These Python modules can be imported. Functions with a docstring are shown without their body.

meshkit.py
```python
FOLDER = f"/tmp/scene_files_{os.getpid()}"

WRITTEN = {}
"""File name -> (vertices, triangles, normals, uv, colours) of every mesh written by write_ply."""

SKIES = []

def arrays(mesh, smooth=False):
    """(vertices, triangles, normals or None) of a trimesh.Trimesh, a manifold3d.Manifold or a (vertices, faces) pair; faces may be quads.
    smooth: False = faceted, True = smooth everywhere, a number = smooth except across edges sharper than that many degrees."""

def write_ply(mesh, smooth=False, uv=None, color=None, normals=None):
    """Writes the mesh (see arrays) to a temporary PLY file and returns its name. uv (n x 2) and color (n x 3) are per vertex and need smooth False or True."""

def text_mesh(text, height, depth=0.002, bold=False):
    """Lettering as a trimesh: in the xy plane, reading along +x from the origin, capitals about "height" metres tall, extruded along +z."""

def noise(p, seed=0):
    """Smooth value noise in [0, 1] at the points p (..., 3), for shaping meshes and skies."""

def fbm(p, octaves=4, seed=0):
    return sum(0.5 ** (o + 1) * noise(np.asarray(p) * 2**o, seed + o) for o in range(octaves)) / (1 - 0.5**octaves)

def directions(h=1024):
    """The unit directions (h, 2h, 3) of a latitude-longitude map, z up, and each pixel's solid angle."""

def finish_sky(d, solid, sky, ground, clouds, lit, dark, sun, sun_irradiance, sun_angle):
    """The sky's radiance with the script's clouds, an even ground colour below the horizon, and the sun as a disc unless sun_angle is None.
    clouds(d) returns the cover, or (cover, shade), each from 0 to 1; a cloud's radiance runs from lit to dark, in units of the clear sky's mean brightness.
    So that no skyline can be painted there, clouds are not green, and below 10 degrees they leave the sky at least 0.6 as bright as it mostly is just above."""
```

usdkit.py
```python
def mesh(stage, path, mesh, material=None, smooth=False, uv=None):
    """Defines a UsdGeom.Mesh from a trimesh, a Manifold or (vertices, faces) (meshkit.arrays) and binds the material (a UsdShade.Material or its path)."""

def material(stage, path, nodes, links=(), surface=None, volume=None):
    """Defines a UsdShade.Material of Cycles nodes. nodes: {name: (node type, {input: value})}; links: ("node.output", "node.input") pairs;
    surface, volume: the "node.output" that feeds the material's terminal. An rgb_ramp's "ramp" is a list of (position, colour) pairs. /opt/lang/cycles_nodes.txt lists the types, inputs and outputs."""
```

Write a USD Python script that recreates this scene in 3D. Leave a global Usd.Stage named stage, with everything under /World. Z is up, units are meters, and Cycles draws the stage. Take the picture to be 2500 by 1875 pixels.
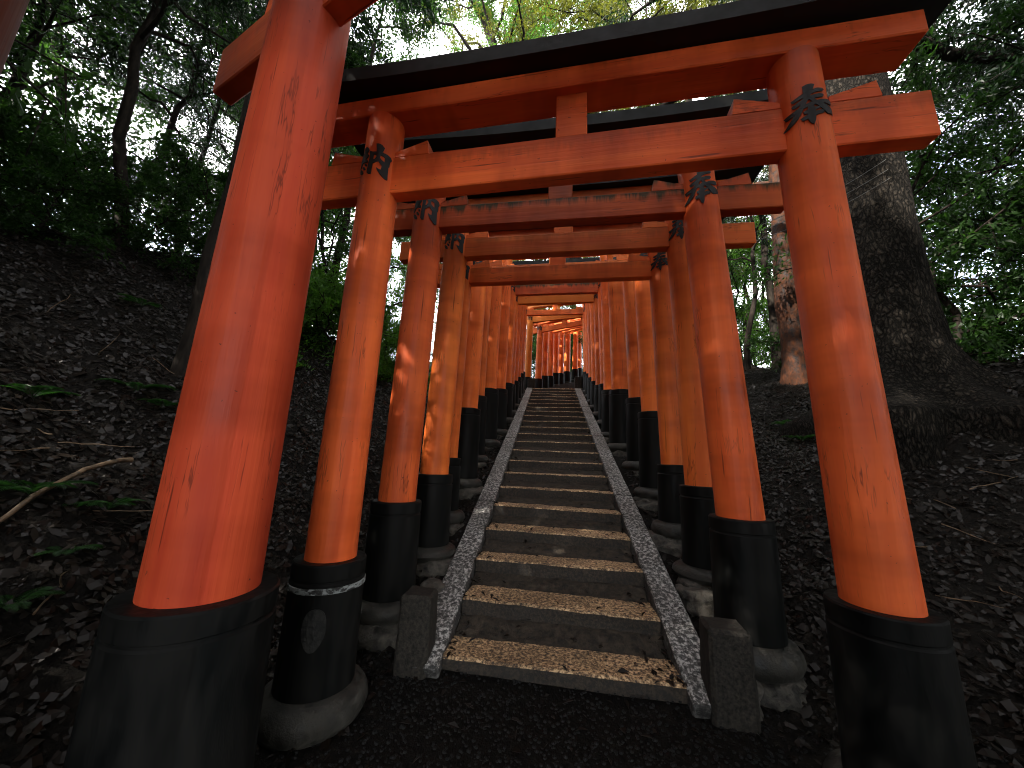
import math
import numpy as np, trimesh, usdkit, meshkit
from pxr import Gf, Sdf, Usd, UsdGeom, UsdLux, UsdShade
from shapely.geometry import Polygon
from shapely import union_all, affinity

stage = Usd.Stage.CreateInMemory()
UsdGeom.SetStageUpAxis(stage, UsdGeom.Tokens.z)
UsdGeom.SetStageMetersPerUnit(stage, 1.0)
UsdGeom.Xform.Define(stage, '/World')
UsdGeom.Scope.Define(stage, '/World/Looks')

# ------------------------------------------------------------------ camera, sky, sun, exposure
E = 1.36                                            # eye height above the near ground
EXPOSURE = 2.5
SKY_STRENGTH = 0.15
SUN_INTENSITY = 1.0
SUN = np.array([-0.52, -0.60, 0.61]); SUN /= np.linalg.norm(SUN)
CAM_M = np.array([[0.98752104, 0.00777062, -0.15729533],
                  [0.15241986, 0.20416335, 0.9669982],
                  [0.03962811, -0.97890599, 0.2004312]])   # columns: right, down, forward
cam = UsdGeom.Camera.Define(stage, '/World/camera')
r_, d_, f_ = CAM_M.T
cam.AddTransformOp().Set(Gf.Matrix4d(*[float(v) for v in (*r_, 0, *(-d_), 0, *(-f_), 0, 0, 0, E, 1)]))
cam.CreateHorizontalApertureAttr(36.0); cam.CreateVerticalApertureAttr(27.0)
cam.CreateFocalLengthAttr(36.0 * 875 / 2500)
cam.CreateClippingRangeAttr(Gf.Vec2f(0.05, 500))
cam.CreateExposureAttr(EXPOSURE)

elev, rot = math.asin(SUN[2]), math.atan2(SUN[0], SUN[1])
sky_mat = usdkit.material(stage, '/World/Looks/sky', {
    'sky': ('sky_texture', {'sky_type': 'single_scattering', 'sun_disc': False, 'sun_elevation': elev, 'sun_rotation': rot}),
    'tc': ('texture_coordinate', {}),
    'n': ('noise_texture', {'scale': 2.2, 'detail': 5.0, 'roughness': 0.6}),
    'rp': ('rgb_ramp', {'ramp': [(0.30, (0.35, 0.35, 0.35)), (0.62, (1, 1, 1))]}),
    'mx': ('mix_color', {'b': (6.0, 5.9, 5.8)}),
    'bg': ('background_shader', {'strength': SKY_STRENGTH}),
}, [('tc.generated', 'n.vector'), ('n.fac', 'rp.fac'), ('rp.color', 'mx.fac'), ('sky.color', 'mx.a'), ('mx.result', 'bg.color')], surface='bg.background')
dome = UsdLux.DomeLight.Define(stage, '/World/sky')
UsdShade.MaterialBindingAPI.Apply(dome.GetPrim()).Bind(sky_mat)
dome.GetPrim().SetCustomDataByKey('kind', 'structure')
sun = UsdLux.DistantLight.Define(stage, '/World/sun')
sun.CreateIntensityAttr(SUN_INTENSITY); sun.CreateAngleAttr(0.5); sun.CreateNormalizeAttr(True)
sun.CreateColorAttr(Gf.Vec3f(1.0, 0.93, 0.82))
_z = SUN; _x = np.cross([0, 0, 1], _z); _x /= np.linalg.norm(_x); _y = np.cross(_z, _x)
sun.AddTransformOp().Set(Gf.Matrix4d(*[float(v) for v in (*_x, 0, *_y, 0, *_z, 0, 0, 0, 30, 1)]))

# ------------------------------------------------------------------ helpers
def numbered(parent, name):
    p, k = f'{parent}/{name}', 0
    while stage.GetPrimAtPath(p):
        k += 1; p = f'{parent}/{name}_{k:03d}'
    return p
def tag(prim, label=None, cat=None, group=None, kind=None):
    for k, v in (('label', label), ('category', cat), ('group', group), ('kind', kind)):
        if v: prim.SetCustomDataByKey(k, v)
    return prim
def thing(name, label, cat, loc=(0, 0, 0), rotz=0.0, group=None, scale=None):
    x = UsdGeom.Xform.Define(stage, numbered('/World', name))
    x.AddTranslateOp().Set(Gf.Vec3d(*map(float, loc))); x.AddRotateZOp().Set(float(rotz))
    s = scale if scale is not None else (1, 1, 1)
    x.AddScaleOp().Set(Gf.Vec3f(*map(float, s)))
    return tag(x.GetPrim(), label, cat, group)
def part(name, mesh, mat, parent, smooth=30, label=None, loc=None, rot=None, kind=None):
    path = str(parent.GetPath()) if parent is not None else '/World'
    m = usdkit.mesh(stage, numbered(path, name), mesh, MAT[mat], smooth=smooth)
    if loc is not None: m.AddTranslateOp().Set(Gf.Vec3d(*map(float, loc)))
    if rot is not None: m.AddRotateXYZOp().Set(Gf.Vec3f(*map(float, rot)))
    return tag(m.GetPrim(), label, kind=kind)
def dup(src, name, label, cat, loc, rotz=0.0, scale=(1, 1, 1), group=None):
    p = thing(name, label, cat, loc, rotz, group, scale)
    p.GetReferences().AddInternalReference(src.GetPath()); p.SetInstanceable(True)
    return p
def bevel_box(lx, ly, lz, b=0.006):
    pts = []
    for sx in (-1, 1):
        for sy in (-1, 1):
            for sz in (-1, 1):
                for k in range(3):
                    h = np.array([lx, ly, lz]) / 2 - b; h[k] += b
                    pts.append(h * (sx, sy, sz))
    return trimesh.PointCloud(np.array(pts)).convex_hull
def revolve(prof, n=40):
    prof = np.asarray(prof, float); a = np.linspace(0, 2 * np.pi, n, endpoint=False)
    v = np.stack([np.outer(prof[:, 0], np.cos(a)), np.outer(prof[:, 0], np.sin(a)), np.repeat(prof[:, 1:2], n, 1)], -1).reshape(-1, 3)
    f = []
    m = len(prof)
    i, j = np.meshgrid(np.arange(m - 1), np.arange(n), indexing='ij'); j2 = (j + 1) % n
    A, B, C, D = i * n + j, i * n + j2, (i + 1) * n + j2, (i + 1) * n + j
    f = np.concatenate([np.stack([A, B, C], -1).reshape(-1, 3), np.stack([A, C, D], -1).reshape(-1, 3)])
    return trimesh.Trimesh(v, f, process=False)
def tube(pts, rad, n=7):
    pts = np.asarray(pts, float); rad = np.broadcast_to(np.asarray(rad, float), (len(pts),))
    t = np.gradient(pts, axis=0); t /= np.linalg.norm(t, axis=1, keepdims=True) + 1e-12
    ref = np.array([0.31, 0.17, 0.93]) if abs(t[:, 2]).mean() < 0.8 else np.array([1.0, 0.13, 0.0])
    u = np.cross(t, ref); u /= np.linalg.norm(u, axis=1, keepdims=True) + 1e-12
    w = np.cross(t, u); a = np.linspace(0, 2 * np.pi, n, endpoint=False)
    v = pts[:, None] + rad[:, None, None] * (np.cos(a)[None, :, None] * u[:, None] + np.sin(a)[None, :, None] * w[:, None])
    m = len(pts); i, j = np.meshgrid(np.arange(m - 1), np.arange(n), indexing='ij'); j2 = (j + 1) % n
    A, B, C, D = i * n + j, i * n + j2, (i + 1) * n + j2, (i + 1) * n + j
    f = np.concatenate([np.stack([A, C, B], -1).reshape(-1, 3), np.stack([A, D, C], -1).reshape(-1, 3)])
    return v.reshape(-1, 3), f
def join(vf):
    vs, fs, n = [], [], 0
    for v, f in vf:
        vs.append(v); fs.append(np.asarray(f) + n); n += len(v)
    return np.vstack(vs), np.vstack(fs)

# ------------------------------------------------------------------ materials
MAT = {}
def mat(name, nodes, links, surface='p.BSDF'):
    MAT[name] = usdkit.material(stage, '/World/Looks/' + name, nodes, links, surface=surface)
def paint(name, grain, dark, light, moss=0.0, fade=0.75, spec=0.2):
    """Vermilion paint on timber: grain, checks, specks, dirt; grain = stretch of the noise along the timber."""
    lite = tuple(x ** -0.5 * 2.2 for x in grain)
    mat(name, {
        'tc': ('texture_coordinate', {}), 'oi': ('object_info', {}),
        'w': ('math', {'math_type': 'multiply', 'value2': 37.0}),
        'm1': ('mapping', {'scale': grain}), 'm2': ('mapping', {'scale': tuple(6 * g if g > 2 else 3 * g for g in grain)}), 'm3': ('mapping', {'scale': lite}),
        'n1': ('noise_texture', {'dimensions': '4D', 'scale': 1.0, 'detail': 5.0, 'roughness': 0.62, 'distortion': 0.4}),
        'n2': ('noise_texture', {'dimensions': '4D', 'scale': 1.0, 'detail': 3.0, 'roughness': 0.5}),
        'n3': ('noise_texture', {'dimensions': '4D', 'scale': 1.0, 'detail': 4.0, 'roughness': 0.55}),
        'sp': ('noise_texture', {'dimensions': '4D', 'scale': 55.0, 'detail': 2.0, 'roughness': 0.6}),
        'r1': ('rgb_ramp', {'ramp': [(0.30, dark), (0.52, tuple((a + b) / 2 for a, b in zip(dark, light))), (0.70, light)]}),
        'r3': ('rgb_ramp', {'ramp': [(0.34, (0.45, 0.36, 0.32)), (0.56, (1, 1, 1))]}),
        'mul': ('mix_color', {'blend_type': 'multiply', 'fac': fade}),
        'rc': ('rgb_ramp', {'ramp': [(0.29, (1, 1, 1)), (0.335, (0, 0, 0))]}),
        'rs': ('rgb_ramp', {'ramp': [(0.71, (0, 0, 0)), (0.74, (1, 1, 1))]}),
        'rk': ('rgb_ramp', {'ramp': [(0.0, (0, 0, 0)), (0.488, (0, 0, 0)), (0.497, (1, 1, 1)), (0.506, (0, 0, 0)), (1.0, (0, 0, 0))]}), 'rkm': ('rgb_ramp', {'ramp': [(0.52, (0, 0, 0)), (0.60, (0.8, 0.8, 0.8))]}), 'rkf': ('math', {'math_type': 'multiply'}), 'ck': ('mix_color', {'b': (0.06, 0.014, 0.008)}),
        'cr': ('mix_color', {'b': (0.07, 0.014, 0.007)}), 'crf': ('math', {'math_type': 'multiply', 'value2': 0.75}),
        'sk': ('mix_color', {'b': (0.05, 0.014, 0.009)}), 'skf': ('math', {'math_type': 'multiply', 'value2': 0.8}),
        'mo': ('mix_color', {'b': (0.032, 0.028, 0.008)}),
        'sx': ('separate_xyz', {}), 'mz': ('map_range', {'from_min': -0.08, 'from_max': 0.12, 'to_min': -0.30, 'to_max': 0.30, 'clamp': False}),
        'md': ('mapping', {'scale': (14, 14, 1.6)}), 'nd': ('noise_texture', {'dimensions': '4D', 'scale': 1.0, 'detail': 4.0, 'roughness': 0.65}),
        'ad': ('math', {'math_type': 'add'}), 'rm': ('rgb_ramp', {'ramp': [(0.55, (0, 0, 0)), (0.74, (1, 1, 1))]}), 'mof': ('math', {'math_type': 'multiply', 'value2': moss}),
        'vh': ('map_range', {'from_min': 0, 'from_max': 1, 'to_min': 0.82, 'to_max': 1.12}),
        'hs': ('hsv', {'hue': 0.5, 'saturation': 1.0}),
        'rr': ('map_range', {'from_min': 0.3, 'from_max': 0.7, 'to_min': 0.34, 'to_max': 0.6}),
        'bh': ('math', {'math_type': 'multiply_add', 'value2': 0.5}),
        'b': ('bump', {'strength': 0.5, 'distance': 0.008}),
        'p': ('principled_bsdf', {'specular_ior_level': spec}),
    }, [('oi.random', 'w.value1'), *[('w.value', f'{n}.w') for n in ('n1', 'n2', 'n3', 'sp', 'nd')],
        ('tc.object', 'm1.vector'), ('tc.object', 'm2.vector'), ('tc.object', 'm3.vector'), ('tc.object', 'sp.vector'), ('tc.object', 'md.vector'), ('tc.object', 'sx.vector'),
        ('m1.vector', 'n1.vector'), ('m2.vector', 'n2.vector'), ('m3.vector', 'n3.vector'), ('md.vector', 'nd.vector'),
        ('n1.fac', 'r1.fac'), ('n3.fac', 'r3.fac'), ('r1.color', 'mul.a'), ('r3.color', 'mul.b'),
        ('n2.fac', 'rc.fac'), ('rc.color', 'crf.value1'), ('crf.value', 'cr.fac'), ('n1.fac', 'rk.fac'), ('n3.fac', 'rkm.fac'), ('rk.color', 'rkf.value1'), ('rkm.color', 'rkf.value2'), ('rkf.value', 'ck.fac'), ('mul.result', 'ck.a'), ('ck.result', 'cr.a'),
        ('sp.fac', 'rs.fac'), ('rs.color', 'skf.value1'), ('skf.value', 'sk.fac'), ('cr.result', 'sk.a'),
        ('sx.z', 'mz.value'), ('mz.result', 'ad.value1'), ('nd.fac', 'ad.value2'), ('ad.value', 'rm.fac'), ('rm.color', 'mof.value1'), ('mof.value', 'mo.fac'), ('sk.result', 'mo.a'),
        ('oi.random', 'vh.value'), ('vh.result', 'hs.value'), ('mo.result', 'hs.color'), ('hs.color', 'p.base_color'),
        ('n3.fac', 'rr.value'), ('rr.result', 'p.roughness'),
        ('n2.fac', 'bh.value1'), ('n1.fac', 'bh.value3'), ('bh.value', 'b.height'), ('b.normal', 'p.normal')])
V, L_ = (0.64, 0.092, 0.024), (0.80, 0.155, 0.034)
paint('paint_post', (9, 9, 0.55), V, L_)
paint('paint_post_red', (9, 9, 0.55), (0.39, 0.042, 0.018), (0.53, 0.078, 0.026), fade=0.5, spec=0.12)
paint('paint_beam', (0.7, 9, 9), V, L_, moss=0.25)
paint('paint_beam_moss', (0.7, 9, 9), (0.40, 0.055, 0.012), (0.56, 0.11, 0.022), moss=0.95)
paint('paint_post_orange', (9, 9, 0.55), (0.72, 0.125, 0.026), (0.86, 0.21, 0.038), fade=0.6)
paint('paint_beam_orange', (0.7, 9, 9), (0.72, 0.125, 0.026), (0.86, 0.21, 0.038), moss=0.25, fade=0.6)
paint('paint_shaded', (9, 9, 0.55), (0.06, 0.014, 0.008), (0.12, 0.03, 0.014), fade=0.4, spec=0.1)  # darker copy of the post paint; shade on the pillar is in its colour
paint('paint_sunlit', (4, 4, 0.5), (0.66, 0.16, 0.022), (0.78, 0.24, 0.03), fade=0.2)  # yellower post paint; sunlight at the turn is put into the colour
paint('paint_bright_beam', (0.5, 4, 4), (0.66, 0.16, 0.022), (0.78, 0.24, 0.03), fade=0.2)  # beam version of the same paint with the sunlit yellow mixed in

def simple(name, c1, c2, scale, rough=(0.5, 0.8), bump=0.3, dist=0.01, detail=5.0, stretch=(1, 1, 1), lo=0.35, hi=0.65, spec=0.5):
    mat(name, {'tc': ('texture_coordinate', {}), 'oi': ('object_info', {}), 'w': ('math', {'math_type': 'multiply', 'value2': 31.0}),
               'm': ('mapping', {'scale': stretch}),
               'n': ('noise_texture', {'dimensions': '4D', 'scale': scale, 'detail': detail, 'roughness': 0.65}),
               'r': ('rgb_ramp', {'ramp': [(lo, c1), (hi, c2)]}), 'rr': ('map_range', {'from_min': 0.35, 'from_max': 0.65, 'to_min': rough[0], 'to_max': rough[1]}),
               'b': ('bump', {'strength': bump, 'distance': dist}), 'p': ('principled_bsdf', {'specular_ior_level': spec})},
        [('oi.random', 'w.value1'), ('w.value', 'n.w'), ('tc.object', 'm.vector'), ('m.vector', 'n.vector'), ('n.fac', 'r.fac'), ('r.color', 'p.base_color'), ('n.fac', 'rr.value'), ('rr.result', 'p.roughness'), ('n.fac', 'b.height'), ('b.normal', 'p.normal')])
simple('black_paint', (0.0014, 0.0018, 0.0018), (0.009, 0.0085, 0.0075), 14, rough=(0.38, 0.7), bump=0.35, stretch=(1, 1, 0.25), spec=0.13, lo=0.42, hi=0.8)
simple('black_cap', (0.003, 0.0035, 0.004), (0.010, 0.011, 0.011), 10, rough=(0.5, 0.8), bump=0.2, spec=0.3)
simple('ink', (0.004, 0.005, 0.005), (0.009, 0.01, 0.01), 60, rough=(0.4, 0.6), bump=0.1, spec=0.3)
simple('worn_metal', (0.012, 0.012, 0.012), (0.22, 0.24, 0.24), 22, rough=(0.3, 0.6), lo=0.47, hi=0.53, stretch=(1, 1, 2.0))
simple('worn_patch', (0.003, 0.003, 0.003), (0.022, 0.022, 0.02), 30, rough=(0.5, 0.8), lo=0.42, hi=0.62, spec=0.3)
simple('base_stone', (0.006, 0.0063, 0.0055), (0.035, 0.032, 0.026), 13, rough=(0.4, 0.8), bump=0.7, dist=0.02, spec=0.35)
simple('rock', (0.012, 0.012, 0.011), (0.10, 0.09, 0.075), 13, rough=(0.6, 0.9), bump=0.8, dist=0.03, spec=0.25)
simple('post_stone', (0.007, 0.0065, 0.006), (0.042, 0.037, 0.03), 60, rough=(0.7, 0.95), bump=0.6, spec=0.2)
simple('bark', (0.004, 0.003, 0.0025), (0.024, 0.019, 0.015), 16, rough=(0.8, 1.0), bump=1.0, dist=0.03, stretch=(1, 1, 0.25), spec=0.1)
simple('bark_red', (0.004, 0.002, 0.0015), (0.065, 0.021, 0.007), 13, rough=(0.6, 0.9), bump=1.0, dist=0.03, stretch=(1, 1, 0.6), lo=0.38, hi=0.68, spec=0.2)
simple('tread_earth', (0.007, 0.006, 0.005), (0.055, 0.043, 0.031), 22, rough=(0.7, 0.95), bump=0.9, dist=0.02, spec=0.25)
simple('cable', (0.04, 0.04, 0.04), (0.08, 0.08, 0.08), 4)
simple('twig', (0.025, 0.016, 0.008), (0.13, 0.08, 0.04), 20, stretch=(1, 1, 1))
def granite(name, c0, c1, c2, sc, side_shade=0.0):
    """Bush-hammered granite; dirty = how much shade is painted into the colour of upright faces."""
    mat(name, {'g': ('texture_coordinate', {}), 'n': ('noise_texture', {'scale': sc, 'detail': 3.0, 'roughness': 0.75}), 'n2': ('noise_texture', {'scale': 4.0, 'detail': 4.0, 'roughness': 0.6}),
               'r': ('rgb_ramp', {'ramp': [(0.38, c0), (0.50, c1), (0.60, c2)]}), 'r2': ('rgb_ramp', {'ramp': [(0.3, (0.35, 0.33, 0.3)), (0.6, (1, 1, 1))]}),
               'sx': ('separate_xyz', {}), 'up': ('map_range', {'from_min': 0.35, 'from_max': 0.75, 'to_min': side_shade, 'to_max': 0.0, 'clamp': True}), 'dm': ('mix_color', {'b': (0.008, 0.007, 0.006)}),  # upright faces mixed towards black: riser shade painted into the stone
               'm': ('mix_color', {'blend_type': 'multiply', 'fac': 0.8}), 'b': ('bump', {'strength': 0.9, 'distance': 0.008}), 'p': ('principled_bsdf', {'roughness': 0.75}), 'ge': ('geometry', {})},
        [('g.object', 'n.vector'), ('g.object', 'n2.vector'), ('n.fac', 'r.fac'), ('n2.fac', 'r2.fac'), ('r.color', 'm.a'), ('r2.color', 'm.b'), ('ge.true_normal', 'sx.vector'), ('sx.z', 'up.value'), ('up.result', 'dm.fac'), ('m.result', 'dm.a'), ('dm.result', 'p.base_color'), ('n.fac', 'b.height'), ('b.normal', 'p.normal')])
granite('granite_step', (0.035, 0.025, 0.018), (0.27, 0.165, 0.08), (0.68, 0.47, 0.26), 46, side_shade=0.95)  # tan carries the warm bounce of the gates, painted into the step colour
granite('granite_kerb', (0.025, 0.025, 0.024), (0.10, 0.098, 0.093), (0.45, 0.44, 0.42), 40, side_shade=0.8)
mat('soil', {'g': ('geometry', {}), 'n': ('noise_texture', {'scale': 26.0, 'detail': 6.0, 'roughness': 0.7}), 'n2': ('noise_texture', {'scale': 1.3, 'detail': 4.0}),
             'r': ('rgb_ramp', {'ramp': [(0.35, (0.0025, 0.002, 0.0018)), (0.58, (0.008, 0.0065, 0.005)), (0.76, (0.03, 0.024, 0.018))]}),
             'b': ('bump', {'strength': 1.0, 'distance': 0.03}), 'p': ('principled_bsdf', {'roughness': 0.9, 'specular_ior_level': 0.12})},
    [('g.position', 'n.vector'), ('n.fac', 'r.fac'), ('r.color', 'p.base_color'), ('n.fac', 'b.height'), ('b.normal', 'p.normal')])
def leafmat(name, ramp, trans, rough=0.4, tcol=(0.2, 0.3, 0.03)):
    mat(name, {'g': ('geometry', {}), 'r': ('rgb_ramp', {'ramp': ramp, 'interpolate': True}), 'p': ('principled_bsdf', {'roughness': rough, 'specular_ior_level': 0.22}),
               'tl': ('mix_color', {'blend_type': 'multiply', 'fac': 1.0, 'b': tcol}), 't': ('translucent_bsdf', {}), 'm': ('mix_closure', {'fac': trans})},
        [('g.random_per_island', 'r.fac'), ('r.color', 'p.base_color'), ('r.color', 'tl.a'), ('tl.result', 't.color'), ('p.BSDF', 'm.closure1'), ('t.BSDF', 'm.closure2')], surface='m.closure')
leafmat('leaf_dark', [(0, (0.005, 0.013, 0.005)), (0.5, (0.011, 0.026, 0.008)), (0.85, (0.026, 0.042, 0.010)), (1, (0.07, 0.07, 0.016))], 0.3, tcol=(2.6, 3.0, 1.6))
leafmat('leaf_mid', [(0, (0.012, 0.03, 0.007)), (0.5, (0.026, 0.058, 0.012)), (0.85, (0.06, 0.09, 0.016)), (1, (0.12, 0.10, 0.02))], 0.45, tcol=(3.0, 3.4, 1.6))
leafmat('leaf_gold', [(0, (0.05, 0.06, 0.01)), (0.5, (0.10, 0.10, 0.016)), (0.85, (0.18, 0.13, 0.02)), (1, (0.28, 0.12, 0.02))], 0.45, tcol=(2.6, 2.4, 1.3))
leafmat('leaf_backlit', [(0, (0.035, 0.085, 0.012)), (0.5, (0.08, 0.15, 0.02)), (0.85, (0.16, 0.20, 0.03)), (1, (0.32, 0.24, 0.04))], 0.5, tcol=(2.2, 2.4, 1.4))  # brighter leaf copy; the glow of backlit foliage is put into its colour
leafmat('litter', [(0, (0.006, 0.0035, 0.002)), (0.35, (0.022, 0.012, 0.0055)), (0.58, (0.09, 0.047, 0.018)), (0.75, (0.23, 0.125, 0.05)), (0.88, (0.45, 0.28, 0.13)), (1, (0.70, 0.52, 0.31))], 0.08, rough=0.42, tcol=(1, 1, 1))
leafmat('fern_leaf', [(0, (0.009, 0.033, 0.006)), (1, (0.03, 0.07, 0.011))], 0.35, tcol=(2.5, 2.8, 1.5))
leafmat('pebble', [(0, (0.004, 0.004, 0.004)), (0.72, (0.02, 0.019, 0.017)), (0.86, (0.07, 0.06, 0.05)), (0.92, (0.6, 0.54, 0.45)), (1, (0.8, 0.74, 0.65))], 0.0, rough=0.6)

# ------------------------------------------------------------------ ground
RUN, RISE, Y0, Z0, NST = 0.448, 0.167, 2.40, 0.153, 22
def xc(y):
    y = np.asarray(y, float)
    return np.where(y < 12, -0.05 - 0.0493 * (y - 2.4), -0.523 + 0.42 * (y - 12))
def nose(y): return Z0 + (RISE / RUN) * (np.asarray(y, float) - Y0)
def smooth_ramp(t, k=0.25):
    return 0.5 * (t + np.sqrt(t * t + k * k)) - 0.5 * k * np.exp(-np.abs(t) / k)
def big_mound(x, y):
    return 0.75 * np.exp(-(((x - 4.75) / 1.2) ** 2 + ((y - 4.7) / 0.95) ** 2)) + 0.3 * np.exp(-(((x - 5.9) / 1.0) ** 2 + ((y - 4.4) / 1.0) ** 2))
def ground(x, y, rough=True):
    x, y = np.asarray(x, float), np.asarray(y, float)
    z = np.interp(y, [-40, 0, 1.9, 2.35, 11.9, 12.5, 17.5, 40], [-1.0, 0.0, 0.03, 0.05, 3.58, 3.66, 5.2, 9.0])
    u = x - xc(np.clip(y, -3, 13))
    lf = smooth_ramp(-u - 1.85)
    low = np.interp(y, [5.5, 10.5], [1.0, 0.25])
    z = z + low * np.where(lf < 4.4, 0.80 * lf, 0.80 * 4.4 + 0.2 * (lf - 4.4))
    rt = smooth_ramp(u - 1.55)
    z = z + np.where(rt < 4.2, 0.24 * rt, 0.24 * 4.2 - 0.42 * (rt - 4.2)) * np.clip((y + 1.0) / 4.0, 0.15, 1)
    z = z + big_mound(x, y)
    if rough:
        p = np.stack([x, y, 0 * x], -1)
        amp = np.clip((np.abs(u) - 0.9) / 0.8, 0.06, 1)
        z = z + amp * ((meshkit.fbm(p * 1.1, 4, 3) - 0.5) * 0.35 + (meshkit.fbm(p * 5.0, 3, 9) - 0.5) * 0.10)
    inside = np.clip((0.80 - np.abs(u)) / 0.08, 0, 1) * np.clip((y - 2.42) / 0.1, 0, 1) * np.clip((11.75 - y) / 0.1, 0, 1)
    return z - 0.34 * inside
gx = np.unique(np.concatenate([np.arange(-40, -8, 0.8), np.arange(-8, -2.4, 0.14), np.arange(-2.4, 2.2, 0.075), np.arange(2.2, 8, 0.14), np.arange(8, 40.1, 0.8)]))
gy = np.unique(np.concatenate([np.arange(-20, -1, 0.6), np.arange(-1, 6, 0.085), np.arange(6, 14, 0.14), np.arange(14, 46.1, 0.8)]))
GX, GY = np.meshgrid(gx, gy, indexing='ij')
gv = np.stack([GX, GY, ground(GX, GY)], -1).reshape(-1, 3)
ni, nj = GX.shape
I, J = np.meshgrid(np.arange(ni - 1), np.arange(nj - 1), indexing='ij')
A = I * nj + J
gf = np.concatenate([np.stack([A, A + nj, A + nj + 1], -1).reshape(-1, 3), np.stack([A, A + nj + 1, A + 1], -1).reshape(-1, 3)])
tag(part('ground', (gv, gf), 'soil', None, smooth=True), 'dark leaf-strewn forest floor rising with the stairs', kind='structure')

# ------------------------------------------------------------------ stairs
rng = np.random.default_rng(5)
def rough_block(lx, ly, lz, seed, amp=0.006, div=0.06, bev=0.012):
    m = bevel_box(lx, ly, lz, bev)
    m = m.subdivide_to_size(max(div, max(lx, ly, lz) / 24))
    v = np.array(m.vertices); p = v * 14 + seed * 17.3
    d = np.stack([meshkit.fbm(p + k * 31.7, 2, seed) - 0.5 for k in range(3)], -1)
    return trimesh.Trimesh(v + 2 * amp * d, m.faces, process=False)
stairs = thing('stone_stairs', 'worn granite stairs climbing straight up under the row of gates', 'stairs')
for k in range(NST):
    y, z = Y0 + RUN * k, Z0 + RISE * k
    w = 1.42 + (0.08 if k == 0 else 0.0); dp = 0.285 + 0.02 * math.sin(k * 2.3)
    c = float(xc(y))
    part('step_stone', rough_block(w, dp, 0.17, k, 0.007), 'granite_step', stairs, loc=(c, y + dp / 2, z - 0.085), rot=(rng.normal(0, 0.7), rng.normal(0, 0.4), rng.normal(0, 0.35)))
    if k < NST - 1:
        dl = RUN - dp + 0.06; up = 0.075
        part('tread_fill', rough_block(1.42, dl, 0.12, 50 + k, 0.016, div=0.04, bev=0.02), 'tread_earth', stairs, loc=(float(xc(y + dp + dl / 2)), y + dp + dl / 2 - 0.012, z - 0.062 + up / 2), rot=(math.degrees(math.atan(up / (dl - 0.02))), 0, 0))
slope = math.degrees(math.atan(RISE / RUN))
skew = math.degrees(math.atan(0.0493))
for side in (-1, 1):
    ys = [2.34, 4.62, 6.85, 9.2, 11.95] if side > 0 else [2.34, 4.3, 6.6, 8.6, 10.3, 11.95]
    for a, b in zip(ys[:-1], ys[1:]):
        L = (b - a - 0.012) / math.cos(math.radians(slope)); ym = (a + b) / 2
        blk = rough_block(0.20, L, 0.24, int(a * 10) + side + 90, 0.006, div=0.07)
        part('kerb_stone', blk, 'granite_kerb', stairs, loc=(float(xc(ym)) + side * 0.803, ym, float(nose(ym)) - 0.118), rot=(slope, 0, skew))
    # the landing stones at the top
part('landing_stone', rough_block(1.9, 0.5, 0.16, 77, 0.02), 'granite_step', stairs, loc=(float(xc(12.2)), 12.1, Z0 + RISE * 21 - 0.06))

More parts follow.
